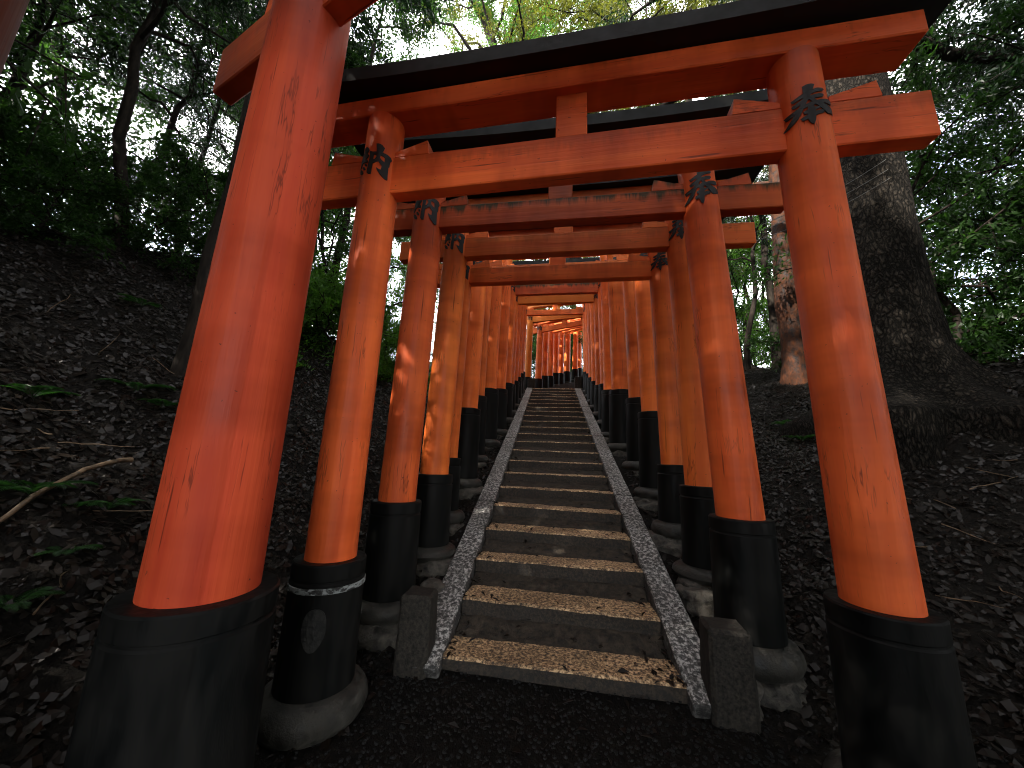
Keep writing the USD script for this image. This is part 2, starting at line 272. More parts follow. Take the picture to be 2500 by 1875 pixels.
def post(loc, w, h, seed, label, rz=0, group=None):
    t = thing('stone_post', label, 'post', loc, rz, group)
    m = bevel_box(w, w * 0.92, h, 0.018).subdivide_to_size(0.04)
    v = np.array(m.vertices); v[:, 2] += h / 2
    v[:, :2] *= (1.04 - 0.07 * v[:, 2:3] / h)
    d = np.stack([meshkit.fbm(v * 22 + seed + q * 9.1, 2) - 0.5 for q in range(3)], -1)
    part('shaft', trimesh.Trimesh(v + 0.012 * d, m.faces, process=False), 'post_stone', t)
post((-0.93, 2.40, 0.0), 0.20, 0.50, 3, 'short square stone post at the foot of the left kerb, before the third gate', 2)
post((0.86, 2.38, -0.02), 0.22, 0.52, 8, 'short square stone post at the foot of the right kerb, wider top showing', -3)
post((-1.28, 12.0, 3.6), 0.26, 0.42, 5, 'small stone post at the head of the stairs on the left', 6)
post((0.30, 12.0, 3.6), 0.26, 0.50, 9, 'small stone post at the head of the stairs on the right', 4)

# ------------------------------------------------------------------ characters
def shape(polys, lean, xc_, r, yc, el):
    """Brush strokes read off a round post, unrolled: x becomes the angle round the post, y the height, 1 tall in all."""
    g = union_all([Polygon(p).buffer(0) for p in polys]).buffer(4).buffer(-4).simplify(3).segmentize(25)
    def unroll(p):
        x = p[:, 0] + lean * (p[:, 1] - yc)
        q = np.clip((x - xc_) / r, -0.985, 0.985); a = np.arcsin(q)
        return np.stack([a, -(p[:, 1] - r * math.sin(el) * (1 - np.cos(a)))], 1)
    from shapely import transform
    g = transform(g, unroll)
    x0, y0, x1, y1 = g.bounds
    return affinity.affine_transform(g, [1, 0, 0, 1 / (y1 - y0), 0, -(y0 + y1) / 2 / (y1 - y0)]).buffer(0)
HO = shape([
    [(880,365),(970,345),(1060,360),(1125,410),(1090,520),(1060,640),(1000,780),(940,900),(890,1040),(800,1240),(700,1350),(560,1465),(515,1470),(560,1390),(640,1250),(740,1090),(830,900),(880,760),(900,600),(890,480)],
    [(650,680),(880,580),(1090,540),(1190,530),(1290,570),(1320,630),(1290,655),(1180,640),(1060,655),(900,690),(720,750),(690,740)],
    [(665,850),(700,820),(880,740),(1060,705),(1200,705),(1290,740),(1320,790),(1290,825),(1180,815),(1000,800),(880,850),(740,915),(690,905)],
    [(520,1090),(560,1060),(830,940),(1050,890),(1250,885),(1400,920),(1465,980),(1480,1080),(1420,1060),(1330,1010),(1200,990),(1050,990),(900,1010),(720,1100),(590,1170),(560,1170)],
    [(1020,800),(1090,800),(1180,900),(1300,1020),(1420,1130),(1480,1200),(1535,1310),(1530,1370),(1450,1350),(1380,1330),(1300,1200),(1200,1060),(1080,900)],
    [(890,1110),(960,1090),(1150,1065),(1220,1080),(1225,1130),(1120,1150),(1000,1190),(920,1190)],
    [(840,1280),(980,1220),(1130,1190),(1260,1190),(1310,1220),(1300,1290),(1200,1300),(1050,1310),(900,1360),(870,1340)],
    [(985,980),(1090,980),(1130,1100),(1140,1300),(1130,1450),(1100,1540),(1040,1490),(990,1380),(970,1200)]], -0.075, 905, 600, 950, 0.6)
NO = shape([
    [(350,580),(400,540),(450,570),(470,630),(440,700),(380,820),(330,930),(290,1040),(240,1150),(205,1170),(215,1100),(260,950),(300,800),(340,690)],
    [(420,735),(460,770),(450,820),(400,890),(340,990),(300,1030),(280,980),(330,870),(390,770)],
    [(340,920),(390,890),(430,920),(445,960),(410,995),(340,1000),(300,990)],
    [(355,1050),(395,1030),(420,1060),(400,1105),(365,1090)], [(300,1140),(335,1115),(370,1140),(380,1190),(350,1210),(315,1185)],
    [(215,1230),(260,1195),(300,1225),(325,1290),(300,1330),(245,1330),(220,1280)],
    [(485,660),(560,670),(590,700),(570,860),(555,1000),(530,1200),(515,1300),(450,1305),(415,1275),(430,1150),(465,950),(485,800)],
    [(485,660),(560,670),(650,655),(790,655),(900,680),(965,730),(990,810),(950,880),(935,1000),(910,1040),(900,1200),(890,1380),(830,1370),(740,1280),(670,1180),(640,1120),(645,1095),(700,1130),(745,1140),(760,1040),(790,930),(830,930),(835,780),(800,755),(720,730),(600,740),(560,745)],
    [(640,430),(700,415),(780,440),(840,520),(800,620),(750,700),(730,800),(690,900),(620,960),(550,990),(545,900),(600,880),(650,800),(640,740),(650,600)],
    [(720,800),(760,860),(840,920),(860,1000),(790,1050),(760,1000),(700,930),(680,880)]], 0.095, 700, 470, 900, 0.6)
def wrap_char(g, h, r, turn=0.0):
    """The character h tall, bent round a post of radius r, turned from -y, centred on z = 0."""
    ms = [trimesh.creation.extrude_polygon(q.simplify(0.004), 0.004, engine='earcut') for q in getattr(g, 'geoms', [g])]
    m = trimesh.util.concatenate(ms).subdivide_to_size(0.16, max_iter=12)
    v = np.array(m.vertices); a = v[:, 0] + turn; rr = r + 0.0012 + v[:, 2]
    return trimesh.Trimesh(np.stack([rr * np.sin(a), -rr * np.cos(a), v[:, 1] * h], -1), m.faces, process=False)

# ------------------------------------------------------------------ gates
def kasagi_mesh(half, dep, th, sori, n=25, ridge=0.05, tip=0.05):
    """The black roof beam: level underneath, ends curving up, a shallow ridge on top."""
    prof = np.array([(-dep, 0), (dep, 0), (dep + 0.012, th), (0.0, th + ridge), (-dep - 0.012, th)])
    t = np.linspace(-1, 1, n); m = len(prof)
    v = np.zeros((n, m, 3))
    for i, s in enumerate(t):
        lift = sori * abs(s) ** 2.6
        for j, (py, pz) in enumerate(prof):
            v[i, j] = (s * (half + tip * pz / th), py, lift + pz)
    v = v.reshape(-1, 3); f = []
    for i in range(n - 1):
        for j in range(m):
            a, b = i * m + j, i * m + (j + 1) % m
            f += [(a, b, b + m), (a, b + m, a + m)]
    for j in range(1, m - 1):
        f += [(0, j + 1, j), ((n - 1) * m, (n - 1) * m + j, (n - 1) * m + j + 1)]
    return trimesh.Trimesh(v, np.array(f)[:, ::-1], process=False)
def wedge_mesh(l, w, lo, hi):
    pts = [(x, y, z) for x, zz in ((0, lo), (l * 0.94, hi), (l, hi * 0.1)) for y in (-w / 2, w / 2) for z in (0, zz)]
    return trimesh.PointCloud(np.array(pts, float)).convex_hull
def post_mesh(r0, r1, h, seed, lean=0.0, n=48, m=14):
    z = np.linspace(0, h, m); prof = np.stack([r0 + (r1 - r0) * z / h, z], 1)
    g = revolve(prof, n); v = np.array(g.vertices)
    rad = 1 + 0.012 * (meshkit.fbm(np.stack([v[:, 0] * 5, v[:, 1] * 5, v[:, 2] * 0.8], -1) + seed * 7.7, 3) - 0.5) * 2
    v[:, :2] *= rad[:, None]; v[:, 0] += lean * v[:, 2] / h
    return trimesh.Trimesh(v, np.array(g.faces), process=False)
def gate(L, R, dia, zs, zb, zg, nk, sh, label, over=(0.5, 0.5), sleeve=1.33, kas=0.09, sori=0.07, chars=(True, True), ch=0.25, moss=False, post='paint_post', beam='paint_beam', nth=0.10, top_taper=0.92, band=False, kdep=0.14, lean=(0.04, 0.06)):
    """L, R = (x, y) of the pillars; zs, zb, zg = (left, right) sleeve top, sleeve bottom, base bottom; nk, sh = tie beam and lintel (bottom, top), all heights in the world."""
    L, R = np.array(L, float), np.array(R, float)
    mid, d = (L + R) / 2, R - L
    sp = np.linalg.norm(d); yaw = math.degrees(math.atan2(d[1], d[0]))
    g0 = min(zg)
    seed = int(abs(L[1] * 100)) % 97
    t = thing('torii_gate', label, 'torii gate', (mid[0], mid[1], g0), yaw, 'vermilion torii gates in a row over the stairs')
    if L[1] > 3.0 and post == 'paint_post': post = 'paint_post_orange'
    if L[1] > 3.0 and beam == 'paint_beam': beam = 'paint_beam_orange'
    bm = 'paint_beam_moss' if moss else beam
    r0 = dia / 2
    for i, s in enumerate((-1, 1)):
        x = s * sp / 2; rs = r0 * sleeve
        zt, z1, z2 = zs[i] - g0, zb[i] - g0, zg[i] - g0
        hp = sh[0] - g0 - zt + 0.02
        p = part('pillar', post_mesh(r0, r0 * top_taper, hp, seed + i, -s * lean[i]), post, t, loc=(x, 0, zt - 0.015))
        if chars[i]:
            zc = (nk[0] + nk[1]) / 2 - g0 + 0.06 - (zt - 0.015)
            rr = (r0 + (top_taper - 1) * r0 * zc / hp) * 1.009
            m = wrap_char(NO if s < 0 else HO, ch, rr, turn=0.42 if s < 0 else -0.39)
            part('painted_character', m, 'ink', p, smooth=False, loc=(-s * lean[i] * zc / hp, 0, zc))
        h = zt - z1
        prof = [(r0 * 0.9, h), (rs - 0.006, h), (rs, h - 0.008), (rs, h - 0.075), (rs - 0.005, h - 0.081), (rs - 0.005, h - 0.088), (rs + 0.001, h - 0.096), (rs * 1.01, h * 0.5), (rs * 1.03, 0), (rs * 0.8, -0.01)]
        sl = part('pillar_sleeve', revolve(prof[::-1], 44), 'black_paint', t, loc=(x, 0, z1))
        if band and i == 0:
            hb = h - 0.105
            part('metal_band', revolve([(rs + 0.002, hb - 0.028), (rs + 0.0065, hb - 0.026), (rs + 0.0065, hb - 0.002), (rs + 0.002, hb)], 44), 'worn_metal', sl)
        if band and i == 0:
            e = Polygon([(0.30 * math.cos(q), 0.5 * math.sin(q) * (1 + 0.06 * math.sin(3 * q))) for q in np.linspace(0, 2 * math.pi, 40)[:-1]])
            part('worn_patch', wrap_char(e, 0.19, rs * 1.012 - 0.0015, 0.42), 'worn_patch', sl, smooth=False, loc=(0, 0, h * 0.52))
        hb = max(z1 - z2, 0.05); rb = rs + 0.075
        prof = [(rs * 0.7, hb), (rs + 0.015, hb - 0.002), (rb - 0.02, hb - 0.022), (rb, hb * 0.62), (rb + 0.008, hb * 0.35), (rb - 0.01, 0.01), (rb - 0.05, -0.02)]
        cm = revolve(prof[::-1], 36); v = np.array(cm.vertices)
        v += 0.02 * (meshkit.fbm(v * 4 + seed * 3.3 + i, 3) - 0.5)[:, None] * np.array([v[:, 0] / rb, v[:, 1] / rb, 0 * v[:, 0] + 0.4]).T
        part('base_stone', trimesh.Trimesh(v, cm.faces, process=False), 'base_stone', t, smooth=45, loc=(x, 0, z2))
    hw = sp / 2
    nl = sp + over[0] + over[1]; nx = (over[1] - over[0]) / 2
    nh = nk[1] - nk[0]
    part('tie_beam', bevel_box(nl, nth, nh, 0.007), bm, t, loc=(nx, 0, (nk[0] + nk[1]) / 2 - g0))
    sl_ = sp + 2 * 0.54
    part('lintel', bevel_box(sl_, kdep * 1.0, sh[1] - sh[0], 0.008), beam, t, loc=(0, 0, (sh[0] + sh[1]) / 2 - g0))
    part('roof_beam', kasagi_mesh(hw + 0.70, kdep, kas, sori), 'black_cap', t, smooth=25, loc=(0, 0, sh[1] - g0 + 0.002))
    part('strut', bevel_box(0.19 * dia / 0.262, nth * 0.9, sh[0] - nk[1] + 0.01, 0.005), bm, t, loc=(0.0, 0, (sh[0] + nk[1]) / 2 - g0))
    for s in (-1, 1):
        for q in (-1, 1):
            rr = r0 * 0.93
            part('wedge', wedge_mesh(0.24, nth * 0.96, 0.035, 0.10), bm, t, loc=(s * (hw - lean[(s + 1) // 2] * 0.8) + q * (rr - 0.004), 0.0, nk[1] - g0 + 0.001), rot=(0, 0, 0 if q > 0 else 180))
    return t
gate((-1.93, 0.52), (0.89, -0.50), 0.36, (0.80, 0.80), (0.12, 0.12), (0.02, 0.02), (3.26, 3.60), (4.05, 4.25), 'torii gate beside the camera, a dark strip of one pillar in the upper left corner', chars=(False, False), post='paint_shaded')
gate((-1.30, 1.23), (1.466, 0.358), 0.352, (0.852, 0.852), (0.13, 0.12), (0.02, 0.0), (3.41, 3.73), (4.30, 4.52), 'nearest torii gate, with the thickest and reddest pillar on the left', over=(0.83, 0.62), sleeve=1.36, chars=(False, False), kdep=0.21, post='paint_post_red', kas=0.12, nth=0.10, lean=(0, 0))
gate((-1.28, 1.94), (1.285, 1.86), 0.262, (0.79, 0.824), (0.20, 0.18), (0.05, 0.03), (3.02, 3.293), (3.60, 3.745), 'torii gate framing the view, metal band on its left sleeve, characters on both pillars', over=(0.54, 0.54), band=True, sleeve=1.4, ch=0.25, kdep=0.21, lean=(0.0, 0.04))
gate((-1.294, 2.70), (1.123, 2.70), 0.280, (1.004, 1.033), (0.36, 0.35), (0.24, 0.20), (3.297, 3.51), (3.90, 4.04), 'torii gate with dripping moss stains on its tie beam, third from the camera', over=(0.5, 0.5), moss=True, sori=0.10, ch=0.325, kdep=0.21, lean=(0.045, 0.13))
gate((-1.265, 3.37), (1.124, 3.37), 0.268, (1.178, 1.188), (0.56, 0.57), (0.46, 0.47), (3.42, 3.64), (3.98, 4.11), 'torii gate whose bare right beam end shows beyond the pillars, with cables', over=(0.58, 0.60), ch=0.295, lean=(0.05, 0.07))
gate((-1.352, 3.95), (1.06, 3.95), 0.245, (1.33, 1.352), (0.78, 0.81), (0.65, 0.67), (3.42, 3.62), (3.98, 4.10), 'plain orange torii gate before the group with tall black sleeves', over=(0.4, 0.4))
gate((-1.38, 4.77), (1.055, 4.77), 0.27, (1.99, 1.99), (1.07, 1.07), (0.94, 0.95), (3.92, 4.12), (4.42, 4.55), 'nearest torii gate of the three with waist-high black sleeves', over=(0.4, 0.4))
gate((-1.50, 5.63), (1.04, 5.63), 0.27, (2.31, 2.31), (1.38, 1.38), (1.25, 1.25), (4.36, 4.56), (4.86, 4.99), 'middle torii gate of the three with waist-high black sleeves', over=(0.4, 0.4))
gate((-1.485, 6.40), (0.893, 6.40), 0.30, (2.576, 2.576), (1.66, 1.66), (1.53, 1.53), (4.80, 5.0), (5.3, 5.43), 'farthest torii gate of the three with waist-high black sleeves', over=(0.4, 0.4))
gate((-1.416, 7.10), (0.80, 7.10), 0.26, (2.71, 2.71), (1.90, 1.90), (1.78, 1.78), (5.16, 5.36), (5.66, 5.8), 'slim torii gate just below the one with the mossy green beam', over=(0.4, 0.4))
gate((-1.42, 7.90), (0.80, 7.90), 0.25, (3.0, 3.0), (2.22, 2.22), (2.08, 2.08), (5.163, 5.41), (5.75, 5.88), 'torii gate with a tie beam stained dark green by moss, halfway up', over=(0.4, 0.4), moss=True)
gate((-1.46, 8.60), (0.745, 8.60), 0.24, (3.12, 3.12), (2.48, 2.48), (2.34, 2.34), (5.25, 5.46), (5.78, 5.9), 'torii gate with a clean bright orange beam above the mossy one', over=(0.4, 0.4), post='paint_post', beam='paint_bright_beam')
gate((-1.47, 9.30), (0.69, 9.30), 0.23, (3.36, 3.36), (2.74, 2.74), (2.60, 2.60), (5.60, 5.8), (6.1, 6.22), 'torii gate on the upper stairs, first above the clean bright beam', over=(0.35, 0.35))
gate((-1.49, 10.0), (0.65, 10.0), 0.23, (3.62, 3.62), (3.0, 3.0), (2.86, 2.86), (5.93, 6.13), (6.42, 6.54), 'torii gate on the upper stairs, second above the clean bright beam', over=(0.35, 0.35))
gate((-1.52, 10.7), (0.62, 10.7), 0.23, (3.90, 3.90), (3.26, 3.26), (3.12, 3.12), (6.18, 6.38), (6.66, 6.78), 'torii gate on the upper stairs, third above the clean bright beam', over=(0.35, 0.35))
gate((-1.58, 11.5), (0.59, 11.5), 0.22, (4.15, 4.15), (3.55, 3.55), (3.40, 3.40), (6.14, 6.33), (6.6, 6.72), 'torii gate standing at the very top step of the stairs', over=(0.35, 0.35))
gate((-1.47, 12.45), (0.60, 12.0), 0.245, (4.17, 4.2), (3.70, 3.70), (3.58, 3.58), (6.25, 6.5), (6.8, 6.92), 'sunlit yellow-orange torii gate where the path turns right', over=(0.3, 0.3), post='paint_sunlit', beam='paint_bright_beam')
RAT = [-0.087, -0.072, -0.0545, -0.0403, -0.0246, -0.0066, 0.0164, 0.026]
ZRT = [0.2214, 0.230, 0.230, 0.238, 0.238, 0.2432, 0.25, 0.2528]
for k, (q, zr) in enumerate(zip(RAT, ZRT)):
    y = 13.3 + 0.6 * k; hd = math.radians(25 + 2.5 * k)
    a = np.array([q * y, y]); b = a + 2.15 * np.array([math.cos(hd), -math.sin(hd)])
    z = zr * y + E; nz = z + 1.86
    ords = ['first', 'second', 'third', 'fourth', 'fifth', 'sixth', 'seventh', 'last']
    gate(a, b, 0.265 + 0.03 * (k % 2), (z, z), (z - 0.5, z - 0.5), (z - 0.62, z - 0.62), (nz, nz + 0.19), (nz + 0.33, nz + 0.43), f'{ords[k]} torii gate past the turn, its left pillar seen beyond the stair head', over=(0.3, 0.3), chars=(k == 0, False), sori=0.05, ch=0.2, kas=0.06)

# foundation rocks
def rock(loc, size, seed, label, group='rough rocks carrying the gate bases'):
    m = trimesh.creation.icosphere(3); v = np.array(m.vertices)
    v = np.sign(v) * np.abs(v) ** 0.72
    v *= 1 + 0.75 * (meshkit.fbm(v * 1.3 + seed * 5.1, 3) - 0.5)[:, None] + 0.28 * (meshkit.fbm(v * 5 + seed, 3) - 0.5)[:, None]
    t = thing('foundation_rock', label, 'rock', loc, seed * 37 % 360, group)
    part('stone', trimesh.Trimesh(v * size, m.faces, process=False), 'rock', t, smooth=50)
ords = {2: 'third', 3: 'fourth', 4: 'fifth', 5: 'sixth', 6: 'seventh', 7: 'eighth', 8: 'ninth'}
FR = [(2, 2.70, -1.294, 1.123, 0.24, 0.20), (3, 3.37, -1.265, 1.124, 0.46, 0.47), (4, 3.95, -1.352, 1.06, 0.65, 0.67), (5, 4.77, -1.38, 1.055, 0.94, 0.95), (6, 5.63, -1.5, 1.04, 1.25, 1.25), (7, 6.4, -1.485, 0.893, 1.53, 1.53), (8, 7.1, -1.416, 0.8, 1.78, 1.78)]
for n, y, xl, xr, zl, zr in FR:
    for s, x, z in ((-1, xl, zl), (1, xr, zr)):
        rock((x - s * 0.03, y - 0.03, z - 0.10), np.array([0.27, 0.25, 0.125]), n * 2 + s, f'rough rock under the {"left" if s < 0 else "right"} base of the {ords[n]} gate')
rock((0.93, 2.56, 0.12), np.array([0.2, 0.16, 0.10]), 31, 'flat squared rock behind the right stone post', None)
rock((-1.02, 2.95, 0.28), np.array([0.13, 0.13, 0.09]), 33, 'small dark rock between the left kerb and the third gate', None)
rock((0.97, 3.15, 0.36), np.array([0.17, 0.2, 0.10]), 35, 'slanted grey rock beside the right kerb below the fourth gate', None)

# ------------------------------------------------------------------ leaf cards
def leaves(pos, dirs, nrm, ln, wd, fold=0.18):
    """Folded pointed leaves: 4 corners and 2 triangles each (pos n x 3, long axis dirs, face normal nrm)."""
    n = len(pos); side = np.cross(dirs, nrm); side /= np.linalg.norm(side, axis=1, keepdims=True) + 1e-9
    ln, wd = ln[:, None], wd[:, None]
    up = np.cross(side, dirs)
    a = pos - dirs * ln * 0.5; c = pos + dirs * ln * 0.5 - up * ln * 0.12
    b = pos + side * wd * 0.5 + up * wd * fold; d = pos - side * wd * 0.5 + up * wd * fold
    v = np.stack([a, b, c, d], 1).reshape(-1, 3); k = np.arange(n)[:, None] * 4
    f = np.stack([k + [0, 1, 2], k + [0, 2, 3]], 1).reshape(-1, 3)
    return v, f
def unit(v): return v / (np.linalg.norm(v, axis=-1, keepdims=True) + 1e-9)

# ------------------------------------------------------------------ trees
def tree_parts(seed, H, z0, R, nl, nt, nlf, r0, leaf=0.085, lean=(0, 0), droop=0.25, wob=0.25, base_flare=1.5, twist=0.0):
    g = np.random.default_rng(seed)
    n = 14; s = np.linspace(0, 1, n)
    wx, wy = np.cumsum(g.normal(0, wob / 4, (2, n)), 1)
    px = lean[0] * s * H + (wx - wx[0]) + twist * np.sin(s * 3.1); py = lean[1] * s * H + (wy - wy[0])
    tp = np.stack([px, py, s * H - 0.3], 1)
    tr = r0 * (1 - 0.8 * s) * (1 + (base_flare - 1) * np.exp(-s * H / 0.35))
    trunk = tube(tp, tr, 12)
    limbs, twigs, P, D = [], [], [], []
    for i in range(nl):
        f = (z0 + (H * 0.98 - z0) * ((i + g.random()) / nl)) / H
        o = np.array([np.interp(f, s, tp[:, k]) for k in range(3)])
        az = i * 2.4 + g.normal(0, 0.4); el = g.uniform(0.0, 0.75) + 0.5 * (f - 0.6)
        span = R * (0.55 + 0.45 * math.sin(math.pi * min(1, max(0.12, (f * H - z0) / max(H - z0, .1))) ** 0.8)) * g.uniform(0.75, 1.15)
        m = 7; q = np.linspace(0, 1, m)[:, None]
        dr = np.array([math.cos(az) * math.cos(el), math.sin(az) * math.cos(el), math.sin(el)])
        wig = np.cumsum(g.normal(0, 0.05 * span, (m, 3)), 0); wig -= wig[0]
        lp = o + dr * span * q + wig + np.array([0, 0, -droop * span * 0.5]) * q ** 2
        lr = np.interp(f, s, tr) * 0.5 * (1 - 0.85 * q[:, 0]) + 0.004
        limbs.append(tube(lp, lr, 6))
        for j in range(nt):
            qf = g.uniform(0.22, 1.0)
            to = np.array([np.interp(qf, q[:, 0], lp[:, k]) for k in range(3)])
            td = unit(dr * g.uniform(0.2, 1.0) + g.normal(0, 0.65, 3) + np.array([0, 0, 0.1]))
            tl = g.uniform(0.35, 1.0) * min(1.0, span * 0.4)
            tq = np.linspace(0, 1, 4)[:, None]
            tw = to + td * tl * tq + np.array([0, 0, -droop * tl * 0.5]) * tq ** 2
            twigs.append(tube(tw, np.linspace(0.010, 0.003, 4) * (0.6 + 0.4 * min(1, span / 3)), 3))
            lq = g.random((nlf, 1)) ** 0.7
            pos = to + td * tl * lq + np.array([0, 0, -droop * tl * 0.5]) * lq ** 2 + g.normal(0, 0.085, (nlf, 3)) * (0.6 + tl)
            P.append(pos); D.append(unit(td * 0.5 + g.normal(0, 0.6, (nlf, 3)) + np.array([0, 0, -0.25])))
    P, D = np.vstack(P), np.vstack(D)
    N = unit(g.normal(0, 0.5, P.shape) + np.array([0, 0, 1.0]))
    ln = leaf * g.uniform(0.65, 1.35, len(P))
    crown = leaves(P, D, N, ln, ln * g.uniform(0.36, 0.5, len(P)))
    return trunk, join(limbs + twigs), crown
def make_tree(name, label, loc, rotz, group, lm='leaf_dark', bk='bark', scale=(1, 1, 1), **kw):
    trunk, limbs, crown = tree_parts(**kw)
    t = thing(name, label, 'tree' if 'tree' in name else 'bush', loc, rotz, group, scale)
    part('trunk' if 'tree' in name else 'stem', trunk, bk, t, smooth=60)
    part('limbs', limbs, bk, t, smooth=60)
    part('crown' if 'tree' in name else 'foliage', crown, lm, t, smooth=False)
    return t
def gz(x, y): return float(ground(x + 0.2 * np.array([0, 1, -1, 0, 0]), y + 0.2 * np.array([0, 0, 0, 1, -1])).min()) - 0.02

# ---- the big tree on the right, with a flaring buttress
def big_trunk():
    g = np.random.default_rng(11); n, m = 96, 90
    z = np.concatenate([np.linspace(-0.8, 2.2, 56), np.linspace(2.35, 11, m - 56)])
    a = np.linspace(0, 2 * np.pi, n, endpoint=False)
    Z, Aa = np.meshgrid(z, a, indexing='ij')
    zz = np.clip(Z + 0.1, 0, None)
    r = 0.50 * (1 - 0.035 * zz) + 0.26 * np.exp(-zz / 0.45)
    for ang, s, w in ((-0.75, 1.5, 0.38), (-2.3, 0.7, 0.35), (0.7, 0.8, 0.3), (2.2, 0.6, 0.4), (-1.5, 0.55, 0.25)):
        d = np.angle(np.exp(1j * (Aa - ang)))
        r = r + s * np.exp(-(d / w) ** 2) * np.exp(-zz / 0.27)
    p = np.stack([np.cos(Aa) * 3.2, np.sin(Aa) * 3.2, Z * 0.7], -1)
    r = r * (1 + 0.10 * (meshkit.fbm(p, 3, 2) - 0.5)) + 0.05 * (np.abs(meshkit.fbm(p * np.array([5.5, 5.5, 2.6]), 3, 4) - 0.5) - 0.1)
    v = np.stack([r * np.cos(Aa) + 0.02 * Z, r * np.sin(Aa), Z], -1).reshape(-1, 3)
    I, J = np.meshgrid(np.arange(m - 1), np.arange(n), indexing='ij'); K = (J + 1) % n; n_ = n
    A = I * n_ + J; B = I * n_ + K; C = B + n_; D = A + n_
    f = np.concatenate([np.stack([A, B, C], -1).reshape(-1, 3), np.stack([A, C, D], -1).reshape(-1, 3)])
    return trimesh.Trimesh(v, f, process=False)
mat('bark_big', {'g': ('texture_coordinate', {}), 'm': ('mapping', {'scale': (1, 1, 0.42)}), 'v': ('voronoi_texture', {'feature': 'distance_to_edge', 'scale': 26.0, 'randomness': 1.0}),
                 'n': ('noise_texture', {'scale': 9.0, 'detail': 5.0, 'roughness': 0.65}), 'mx': ('mix_vector', {'fac': 0.12}),
                 'r': ('rgb_ramp', {'ramp': [(0.0, (0.003, 0.0025, 0.002)), (0.12, (0.014, 0.012, 0.010)), (0.45, (0.055, 0.045, 0.036))]}), 'r2': ('rgb_ramp', {'ramp': [(0.3, (0.35, 0.35, 0.33)), (0.7, (1, 1, 1))]}),
                 'mu': ('mix_color', {'blend_type': 'multiply', 'fac': 0.9}), 'b': ('bump', {'strength': 1.0, 'distance': 0.05}), 'p': ('principled_bsdf', {'roughness': 0.95, 'specular_ior_level': 0.1})},
    [('g.object', 'm.vector'), ('m.vector', 'n.vector'), ('m.vector', 'mx.a'), ('n.color', 'mx.b'), ('mx.result', 'v.vector'), ('v.distance', 'r.fac'), ('n.fac', 'r2.fac'), ('r.color', 'mu.a'), ('r2.color', 'mu.b'), ('mu.result', 'p.base_color'), ('v.distance', 'b.height'), ('b.normal', 'p.normal')])
bt = thing('large_tree', 'massive old tree with fissured bark and spreading buttress roots right of the second gate', 'tree', (4.15, 5.25, gz(4.15, 5.25)))
part('trunk', big_trunk(), 'bark_big', bt, smooth=True)
_, lb, cr = tree_parts(101, 13.0, 6.0, 5.2, 16, 12, 85, 0.45, leaf=0.10)
part('limbs', lb, 'bark', bt, smooth=60); part('crown', cr, 'leaf_dark', bt, smooth=False)

# ---- kinds of tree; the first of each is modelled, the others refer to it
tall = make_tree('forest_tree', 'tall dark-barked tree just behind the thick left pillar of the nearest gate', (-4.15, 3.15, gz(-4.15, 3.15)), 20, None, seed=21, H=12.5, z0=6.3, R=3.8, nl=24, nt=14, nlf=75, r0=0.085, leaf=0.095, wob=0.12, base_flare=1.25)
slim = make_tree('forest_tree', 'slender leaning tree standing in the bright gap on the left bank', (-6.35, 3.75, gz(-6.35, 3.75)), 0, None, seed=22, H=9.0, z0=3.4, R=2.4, nl=18, nt=9, nlf=28, r0=0.085, leaf=0.085, lean=(0.07, 0.0), wob=0.4)
gold = make_tree('forest_tree', 'pale yellow-green tree beyond the top of the stairs, behind the gates', (-1.6, 20.0, gz(-1.6, 20.0)), 40, None, lm='leaf_gold', seed=23, H=11.0, z0=2.2, R=3.6, nl=22, nt=12, nlf=60, r0=0.14, leaf=0.10)
under = make_tree('understory_tree', 'low leafy tree with bare dark branches seen between the first two left pillars', (-4.6, 6.0, gz(-4.6, 6.0)), 0, None, lm='leaf_mid', seed=24, H=4.6, z0=0.9, R=1.9, nl=20, nt=10, nlf=46, r0=0.055, leaf=0.085, wob=0.5)
bush = make_tree('bush', 'dense green bush at the top of the leaf-covered left bank', (-6.6, 4.6, gz(-6.6, 4.6)), 0, None, lm='leaf_mid', seed=25, H=2.1, z0=0.15, R=1.15, nl=20, nt=9, nlf=40, r0=0.03, leaf=0.08, base_flare=1.0)

under_light = make_tree('understory_tree', 'bright green understory tree seen right of the third gate, behind the thin trunks', (5.3, 12.6, gz(5.3, 12.6)), 0, None, lm='leaf_backlit', seed=27, H=5.2, z0=0.6, R=2.0, nl=20, nt=10, nlf=42, r0=0.05, leaf=0.09, wob=0.5)
bush_light = make_tree('bush', 'sunny bush between the nearest and second left pillars', (-4.1, 5.3, gz(-4.1, 5.3)), 0, None, lm='leaf_backlit', seed=28, H=1.9, z0=0.1, R=1.1, nl=18, nt=9, nlf=36, r0=0.03, leaf=0.08, base_flare=1.0)
canopy = make_tree('forest_tree', 'very tall tree left of the upper stairs, its bright green crown high over the gates', (-2.7, 12.6, gz(-2.7, 12.6)), 0, None, lm='leaf_backlit', seed=29, H=19.0, z0=10.0, R=5.2, nl=28, nt=15, nlf=95, r0=0.16, leaf=0.105, wob=0.5)
canopy_gold = make_tree('forest_tree', 'very tall tree right of the stairs, its golden-green crown high over the gates', (3.3, 9.2, gz(3.3, 9.2)), 0, None, lm='leaf_gold', seed=30, H=18.5, z0=9.5, R=5.2, nl=28, nt=15, nlf=88, r0=0.15, leaf=0.105, wob=0.5)
dup(canopy, 'forest_tree', 'very tall green tree far up the slope, behind the golden-green crown', 'tree', (1.8, 14.6, gz(1.8, 14.6)), 130, (1.15, 1.15, 1.2))
